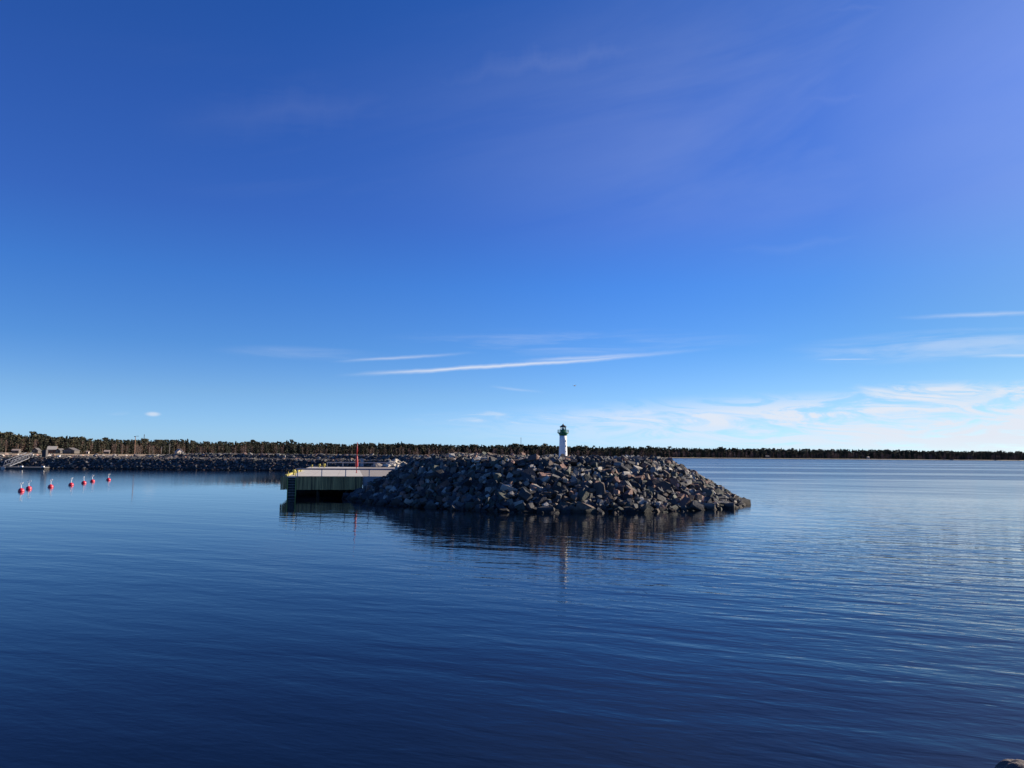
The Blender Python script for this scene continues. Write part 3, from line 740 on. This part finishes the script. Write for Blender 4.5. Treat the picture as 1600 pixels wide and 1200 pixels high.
def landz(px, d): return 2.1 if d < 720 else 0.9

# scattered low stones and rubble where the field meets the breakwater
SV, SF, ST = [], [], []; off = 0
for k in range(900):
    x = rng.uniform(-200, -90); y = rng.uniform(216, 246) if rng.random() < .6 else rng.uniform(225, 236); s = rng.uniform(.35, 1.1)*(1.0 if rng.random() < .8 else 1.5)
    if x > -112 and y > 236: continue
    v, f = rock_geo(s); ti, c = pick_tint(); c = c*1.9+np.array((.05, .03, .02))
    SV.append(v+np.array([x, y, 2.85 if y < 236 else 2.1])); SF.append(f+off); ST.append(np.tile(c, (len(v), 1))); off += len(v)
me = np_mesh('field_stones', np.vstack(SV), [np.vstack(SF)], M['rock'], np.vstack(ST))
tag(meshobj('field_stones', me), 'scattered pale stones between the dry field and the breakwater', 'stones', kind='stuff')

# ------------------------------------------------------------------ trees (needle clumps as many small faces)
def crown_tris(kind, seed, n):
    r = np.random.default_rng(seed); 
    if kind == 'spruce':
        t = r.random(n)**0.8; z = 0.10+0.90*t; rad = 0.155*(1-t)**0.85*(0.75+0.35*np.sin(z*42+r.random()*6))+0.008
        a = r.uniform(0, 6.283, n); q = rad*np.sqrt(r.random(n)*0.8+0.2)
        c = np.c_[q*np.cos(a), q*np.sin(a), z-q*0.25]; s = 0.020+0.030*(1-t)
    elif kind == 'pine':
        cl = np.c_[r.normal(0, 0.065, 14), r.normal(0, 0.065, 14), 1-0.62*r.random(14)**1.2]
        k = r.integers(0, 14, n); u = r.normal(0, 1, (n, 3)); u /= np.linalg.norm(u, axis=1)[:, None]
        c = cl[k]+u*np.array([0.075, 0.075, 0.05])*(r.random(n)[:, None]**0.4)
        s = np.full(n, 0.030)
    else:
        t = r.random(n); z = 0.16+0.82*t; rad = 0.17*np.sin(np.pi*np.clip((z-0.05)/0.97, 0, 1))**0.8
        a = r.uniform(0, 6.283, n); q = rad*np.sqrt(r.random(n)); c = np.c_[q*np.cos(a), q*np.sin(a), z]; s = np.full(n, 0.028)
    u = r.normal(0, 1, (n, 3)); u /= np.linalg.norm(u, axis=1)[:, None]
    w = np.cross(u, r.normal(0, 1, (n, 3))); w /= np.linalg.norm(w, axis=1)[:, None]
    s = s[:, None]
    if kind == 'bare':   # thin twigs reaching up and outwards
        u = np.c_[c[:, :2]*3+r.normal(0, .25, (n, 2)), np.ones(n)]; u /= np.linalg.norm(u, axis=1)[:, None]
        v = np.stack([c-u*s*2.4-w*s*0.10, c-u*s*2.4+w*s*0.10, c+u*s*2.4], 1)
    else:
        v = np.stack([c-u*s-w*s*0.6, c+u*s*0.9-w*s*0.4, c+w*s], 1)
    return v.reshape(-1, 3), np.arange(n*3).reshape(-1, 3)
def trunk_geo(kind, seed):
    r = random.Random(seed); n = 6; top = 0.93 if kind != 'bare' else 0.9; r0 = 0.016 if kind != 'bare' else 0.011
    vs = []; rings = 4
    bend = r.uniform(-.02, .02)
    for i in range(rings+1):
        t = i/rings; rr = r0*(1-0.85*t)+0.001
        for k in range(n): a = 6.283*k/n; vs.append((rr*math.cos(a)+bend*t*t, rr*math.sin(a), top*t))
    fs = [(i*n+k, i*n+(k+1) % n, (i+1)*n+(k+1) % n, (i+1)*n+k) for i in range(rings) for k in range(n)]
    # limbs
    for k in range(7 if kind != 'spruce' else 3):
        z = r.uniform(0.4, 0.8)*top; a = r.uniform(0, 6.283); L = r.uniform(.06, .13); o = len(vs)
        e = (L*math.cos(a), L*math.sin(a), z+L*0.8)
        for (px, py, pz), w in (((0, 0, z), 0.005), (e, 0.0015)):
            for q in range(3): b_ = 2.094*q; vs.append((px+w*math.cos(b_), py+w*math.sin(b_), pz))
        fs += [(o+q, o+(q+1) % 3, o+3+(q+1) % 3, o+3+q) for q in range(3)]
    return np.array(vs), np.array(fs)
KM = {'spruce': ('spruce', 'bark'), 'pine': ('pine', 'bark'), 'bare': ('twig', 'birch')}
PT = {k: [(crown_tris(k, 50+i, {'spruce': 260, 'pine': 240, 'bare': 420}[k]), trunk_geo(k, i)) for i in range(5)] for k in KM}
PM = {k: [(np_mesh('crown', a[0], [a[1]], M[KM[k][0]]), np_mesh('trunk', b_[0], [b_[1]], M[KM[k][1]])) for a, b_ in PT[k]] for k in KM}
def tree_label(kind, px, hgt):
    z = ('above the gangway' if px < 50 else 'behind the dark pillar' if px < 78 else 'behind the forest cottages' if px < 130 else 'behind the tiny beige hut' if px < 160 else
         'left of the lamp post' if px < 208 else 'below the radio mast' if px < 240 else 'by the utility poles' if px < 272 else 'around the cream house' if px < 300 else
         'right of the cream house' if px < 350 else 'between cream house and pier' if px < 440 else 'behind the pier bollards' if px < 510 else 'just left of the red mast' if px < 557 else 'right of the red mast')
    q = {'spruce': ('tall ' if hgt > 14.3 else 'medium ' if hgt > 12 else 'short '), 'pine': ('tall ' if hgt > 14 else 'shorter '), 'bare': ('tall ' if hgt > 10 else 'low ')}[kind]
    return q+{'spruce': 'dark pointed spruce ', 'pine': 'olive green pine ', 'bare': 'leafless brown birch '}[kind]+z, q+{'spruce': 'spruces ', 'pine': 'pines ', 'bare': 'birches '}[kind]+z
n_ind = 0; px = -6.0
while px < 640 and n_ind < 296:
    d = tl_dist(px)+rng.uniform(-8, 10); u = rng.random()
    kind = 'bare' if u < 0.33 else ('pine' if u < 0.55 else 'spruce')
    hgt = {'bare': rng.uniform(8, 12), 'pine': rng.uniform(12.5, 15.5), 'spruce': rng.uniform(10, 16.5)}[kind]
    hgt *= hmod(px)
    t = empty('birch_tree' if kind == 'bare' else kind+'_tree', (wx(px, d), d, landz(px, d)-0.1), rng.uniform(0, 6.28))
    lb, gp = tree_label(kind, px, hgt); tag(t, lb, 'tree', gp)
    cm, tm = PM[kind][rng.integers(5)]; wsc = hgt*rng.uniform(.95, 1.35)
    for nm, me in (('crown', cm), ('trunk', tm)):
        o = meshobj(nm, me, t); o.scale = (wsc, wsc, hgt)
    n_ind += 1; px += rng.uniform(1.5, 2.9)
# the rest of the wood: many more trees behind and along the far shore
acc = {'spruce': [[], [], 0], 'pine': [[], [], 0], 'twig': [[], [], 0], 'bark': [[], [], 0], 'birch': [[], [], 0]}
def push(key, v, f):
    a = acc[key]; a[0].append(v); a[1].append(f+a[2]); a[2] += len(v)
def mass_tree(px, d, kind, hgt, sub=None):
    (cv, cf), (tv, tf) = PT[kind][rng.integers(5)]
    w = hgt*rng.uniform(1.0, 1.45); a = rng.uniform(0, 6.28); c, s = math.cos(a), math.sin(a)
    m = np.array([[c*w, -s*w, 0], [s*w, c*w, 0], [0, 0, hgt]]); o = np.array([wx(px, d), d, landz(px, d)-0.1])
    if sub:
        n = int(len(cf)*sub); cv = cv[:n*3]; cf = cf[:n]; cen = cv.reshape(-1, 3, 3).mean(1, keepdims=True); cv = ((cv.reshape(-1, 3, 3)-cen)*1.5+cen).reshape(-1, 3)
    push(KM[kind][0], cv @ m.T+o, cf); push(KM[kind][1], tv @ m.T+o, tf)
for row, (dd, hs_) in enumerate(((12, 1.0), (24, 1.02), (38, 1.04), (54, 1.06))):
    px = -240.0
    while px < 1900:
        if row == 0 or True:
            d = tl_dist(px)+dd+rng.uniform(-5, 5); u = rng.random()
            kind = 'bare' if u < 0.14 else ('pine' if u < 0.40 else 'spruce')
            hgt = rng.uniform(12.0, 16.0)*hs_*(1.05 if px > 560 else 0.97)*(0.8 if kind == 'bare' else 1)
            hgt *= hmod(px) if px < 1100 else 1+0.3*(hmod(px)-1)
            if rng.random() < 0.10: hgt *= 1.10
            mass_tree(px, d, kind, hgt, 1.0)
        px += rng.uniform(1.2, 2.4)*(1.0 if px > 600 else 1.5)
px = 640.0
while px < 1900:     # front edge of the far shore, with low bare scrub
    d = tl_dist(px)-rng.uniform(0, 6); u = rng.random()
    kind = 'bare' if u < 0.6 else ('pine' if u < 0.8 else 'spruce'); hgt = rng.uniform(5, 12) if kind == 'bare' else rng.uniform(9, 14.5)
    mass_tree(px, d, kind, hgt, 0.8); px += rng.uniform(1.4, 3.0)
px = -240.0
while px < 1900:     # shrub layer that closes the view between the trunks
    d = tl_dist(px)+rng.uniform(6, 40); mass_tree(px, d, 'bare' if rng.random() < .6 else 'spruce', rng.uniform(6, 11), 0.9); px += rng.uniform(0.8, 1.5)
V, Fl, mi, o = [], [], [], 0
me = bpy.data.meshes.new('forest'); order = ['spruce', 'pine', 'twig', 'bark', 'birch']
for i, k in enumerate(order):
    if not acc[k][0]: continue
    v = np.vstack(acc[k][0]); f = acc[k][1]; V.append(v)
    tri = [q for q in f if q.shape[1] == 3]; quad = [q for q in f if q.shape[1] == 4]
    for grp in (tri, quad):
        if grp: gq = np.vstack(grp)+o; Fl.append(gq); mi.append(np.full(len(gq), i))
    o += len(v)
me = np_mesh('forest', np.vstack(V), Fl, M[order[0]])
for k in order[1:]: me.materials.append(M[k])
me.polygons.foreach_set('material_index', np.concatenate(mi).astype(np.int32)); me.update()
tag(meshobj('forest', me), 'dark conifer wood along the far shore', 'forest', kind='stuff')

# ------------------------------------------------------------------ buildings at the forest edge
def house(px, d, w, dep, hw, hr, wall, roof, label, rz=0.0, gable=False, wins=2, chimney=False):
    t = empty('cottage', (wx(px, d), d, 2.1), rz); tag(t, label, 'house')
    W2, D2 = w/2, dep/2
    b = MB()
    if gable:    # gable end towards the camera
        b.add([(-W2, -D2, 0), (W2, -D2, 0), (W2, -D2, hw), (0, -D2, hw+hr), (-W2, -D2, hw), (-W2, D2, 0), (W2, D2, 0), (W2, D2, hw), (0, D2, hw+hr), (-W2, D2, hw)],
              [(0, 1, 2, 3, 4), (9, 8, 7, 6, 5), (0, 4, 9, 5), (1, 6, 7, 2)])
        b.build('wall', wall, t)
        r_ = MB(); e = 0.4; 
        for s in (-1, 1):
            k = hr/W2; xo = s*(W2+e); zo = hw-e*k; vs = [(0, -D2-e, hw+hr+.03), (xo, -D2-e, zo+.03), (xo, D2+e, zo+.03), (0, D2+e, hw+hr+.03)]
            vs += [(x_, y_, z_+.16) for x_, y_, z_ in vs]
            r_.add(vs, [(0, 1, 2, 3), (7, 6, 5, 4), (0, 4, 5, 1), (1, 5, 6, 2), (2, 6, 7, 3), (3, 7, 4, 0)])
        r_.build('roof', roof, t)
    else:
        b.add([(-W2, -D2, 0), (-W2, D2, 0), (-W2, D2, hw), (-W2, 0, hw+hr), (-W2, -D2, hw), (W2, -D2, 0), (W2, D2, 0), (W2, D2, hw), (W2, 0, hw+hr), (W2, -D2, hw)],
              [(0, 4, 3, 2, 1), (5, 6, 7, 8, 9), (0, 5, 9, 4), (1, 2, 7, 6)])
        b.build('wall', wall, t)
        r_ = MB(); e = 0.4
        for s in (-1, 1):
            k = hr/D2; yo = s*(D2+e); zo = hw-e*k; vs = [(-W2-e, 0, hw+hr+.03), (W2+e, 0, hw+hr+.03), (W2+e, yo, zo+.03), (-W2-e, yo, zo+.03)]
            vs += [(x_, y_, z_+.16) for x_, y_, z_ in vs]
            r_.add(vs, [(0, 1, 2, 3), (7, 6, 5, 4), (0, 4, 5, 1), (1, 5, 6, 2), (2, 6, 7, 3), (3, 7, 4, 0)])
        ro = r_.build('roof', roof, t)
        if chimney: MB().box(W2*.3, W2*.3+.5, -.2, .3, hw+hr*.6, hw+hr+.8).build('chimney', M['wallgrey'], ro)
    for k in range(wins):
        xc = -W2+w*(k+1)/(wins+2)
        o = MB().box(xc-.45, xc+.45, -D2-.05, -D2-.005, hw*.4, hw*.82).build('window', M['window'], t)
        MB().box(xc-.55, xc+.55, -D2-.045, -D2-.006, hw*.82, hw*.86).build('frame', M['white'], o)
    xc = W2-w/(wins+2); MB().box(xc-.45, xc+.45, -D2-.06, -D2-.005, 0, min(2.0, hw*.9)).build('door', M['darkwood'], t)
house(30, 560, 4.5, 4, 1.9, .9, M['wallgrey'], M['rooftile'], 'small low hut with pale roof left of the dark pillar', 0.2, wins=1)
house(61, 590, 4.4, 4.5, 2.1, 1.7, M['wallgrey'], M['roofmetal'], 'grey gabled shed half hidden by the dark pillar', 0.1, True, wins=1)
house(86, 600, 6.0, 6, 2.9, 2.3, M['wallbrown'], M['rooflight'], 'brown timber cottage with a bright sunlit roof', 0.35, wins=2)
house(98, 590, 4.2, 4.5, 2.0, 1.5, M['wallgrey'], M['roofmetal'], 'little grey shed just right of the brown cottage', -0.2, True, wins=1)
house(115, 575, 8.8, 7, 2.2, 1.9, M['wallgrey'], M['roofmetal'], 'wide grey cottage with low gable at the forest edge', 0.0, True, wins=3)
house(141, 560, 1.6, 1.6, 1.5, .4, M['wallcream'], M['rooftile'], 'tiny beige hut on the dry field', 0.2, wins=0)
house(171, 600, 3.4, 3.4, 1.6, 1.0, M['wallgrey'], M['rooftile'], 'small shed with pale roof under dark spruces', 0.3, wins=1)
house(283.5, 600, 5.0, 5.5, 1.9, 2.1, M['wallcream'], M['rooftile'], 'sunlit cream house with pale roof behind the rampart', 0.75, True, wins=1)
# utility poles, masts
def pole(px, d, h, label, ytop=None):
    t = empty('utility_pole', (wx(px, d), d, 2.1)); tag(t, label, 'utility pole', 'utility poles by the forest')
    MB().lathe([(0.16, 0), (0.11, h)], 8).build('pole', M['birch'], t); MB().box(-.9, .9, -.06, .06, h-.6, h-.45).build('crossarm', M['birch'], t)
pole(268, 560, 7.6, 'taller bare utility pole left of the cream house'); pole(255.5, 590, 5.8, 'shorter utility pole farther left of the cream house')
def mast(px, ytop, d, label, w=0.7):
    p = atd(px, ytop, d); h = p.z-1; t = empty('radio_mast', (p.x, d, 1.0)); tag(t, label, 'radio mast')
    b = MB(); 
    for k in range(3):
        a = 2.094*k; b.bar((w*math.cos(a), w*math.sin(a), 0), (w*.35*math.cos(a), w*.35*math.sin(a), h), 0.28)
    for k in range(int(h/3)):
        a = 2.094*(k % 3); c = 2.094*((k+1) % 3); q = w*(1-.65*k*3/h)
        b.bar((q*math.cos(a), q*math.sin(a), k*3), (q*math.cos(c), q*math.sin(c), k*3+3), 0.14)
    b.build('lattice', M['roofmetal'], t); MB().lathe([(.35, h-4), (.35, h-1)], 8).build('antenna', M['roofmetal'], t)
mast(225.5, 678.5, 1500, 'faint grey radio mast above the trees near the lamp post', 1.2)
mast(814, 683.5, 1600, 'thin radio mast above the trees left of the lighthouse', 0.9)
# far shore huts and skerry
def hut(px, label, wall, roof, w):
    d = tl_dist(px)-12; t = empty('hut', (wx(px, d), d, .9), .2); tag(t, label, 'hut')
    MB().box(-w, w, -2, 2, 0, 3).build('wall', wall, t)
    MB().add([(-w-.4, -2.5, 3.01), (w+.4, -2.5, 3.01), (w+.4, 2.5, 3.01), (-w-.4, 2.5, 3.01), (-w-.4, 0, 4.6), (w+.4, 0, 4.6)], [(0, 1, 5, 4), (2, 3, 4, 5), (0, 4, 3), (1, 2, 5), (0, 3, 2, 1)]).build('roof', roof, t)
    MB().box(-.6, .6, -2.06, -2.005, 0, 2.1).build('door', M['darkwood'], t)
hut(1355, 'tiny white hut on the far right shore', M['wallcream'], M['rooftile'], 1.7)
hut(1198, 'tiny grey boathouse on the far shore', M['wallgrey'], M['roofmetal'], 3.2)
for i, (px, w) in enumerate(((1492, 9), (1508, 16), (1538, 9))):
    p = atz(px, 718.6+0.1*i, 0.0); vs = [(0, 0, .55)]; n = 14
    for k in range(n): a = 6.283*k/n; q = random.uniform(.8, 1.2); vs.append((w*q*math.cos(a), 6*q*math.sin(a), -0.15))
    tag(MB().add(vs, [(0, 1+k, 1+(k+1) % n) for k in range(n)]).build('skerry', M['shore'], None, (p.x, p.y, 0)), kind='structure')
# gull
p = atd(898, 603, 160); gl = MB()
gl.tube([(-.32, 0, 0), (-.18, 0, .02), (0, 0, .03), (.2, 0, .03), (.3, 0, .03)], [.02, .06, .08, .055, .03], 8)
gl.add([(-.1, 0, .05), (.12, 0, .05), (.1, -.35, .2), (-.02, -.35, .2), (-.12, -.75, .1), (-.1, 0, .03), (.12, 0, .03), (.1, .35, .2), (-.02, .35, .2), (-.12, .75, .1)], [(0, 1, 2, 3), (3, 2, 4), (5, 8, 7, 6), (8, 9, 7)])
tag(gl.build('bird', M['grey'], None, p, 0.6), 'small dark bird flying high above the lighthouse', 'bird')

# ------------------------------------------------------------------ near shore under the camera
bm = bmesh.new()
def near_rock(px, py, z, s, seed, label):
    p = atz(px, py, z); bm = bmesh.new(); bmesh.ops.create_icosphere(bm, subdivisions=5, radius=s)
    from mathutils import noise as mn
    for v in bm.verts:
        q = v.co.normalized(); n1 = mn.noise(q*1.6+Vector((seed, 0, 0))); n2 = mn.fractal(q*5+Vector((seed, 3, 0)), .8, 2.1, 5)
        v.co *= 1+0.22*n1+0.06*n2; v.co.z *= 0.75
    for f in bm.faces: f.smooth = True
    me = bpy.data.meshes.new('boulder'); bm.to_mesh(me); bm.free(); me.materials.append(M['rock'])
    a = me.color_attributes.new('tint', 'FLOAT_COLOR', 'POINT'); a.data.foreach_set('color', np.tile(np.array((0.09, 0.075, 0.07, 1), np.float32), len(me.vertices)))
    return tag(meshobj('boulder', me, None, p), label, 'boulder')
near_rock(1624, 1239, 0.35, 0.55, 2.0, 'dark rough boulder breaking the water in the bottom right corner')
sh = MB(); n = 40
top = [(-30+60*k/n, 2.0+0.5*math.sin(k*1.3)) for k in range(n+1)]
vs = [(x_, y_+0.6, -0.5) for x_, y_ in top]+[(x_, y_-2.6, 3.2) for x_, y_ in top]+[(x_, -40, 3.4) for x_, y_ in top]
fs = [(i, i+1, n+2+i, n+1+i) for i in range(n)]+[(n+1+i, n+2+i, 2*n+3+i, 2*n+2+i) for i in range(n)]
tag(sh.add(vs, fs).build('ground', M['rubble']), kind='structure')
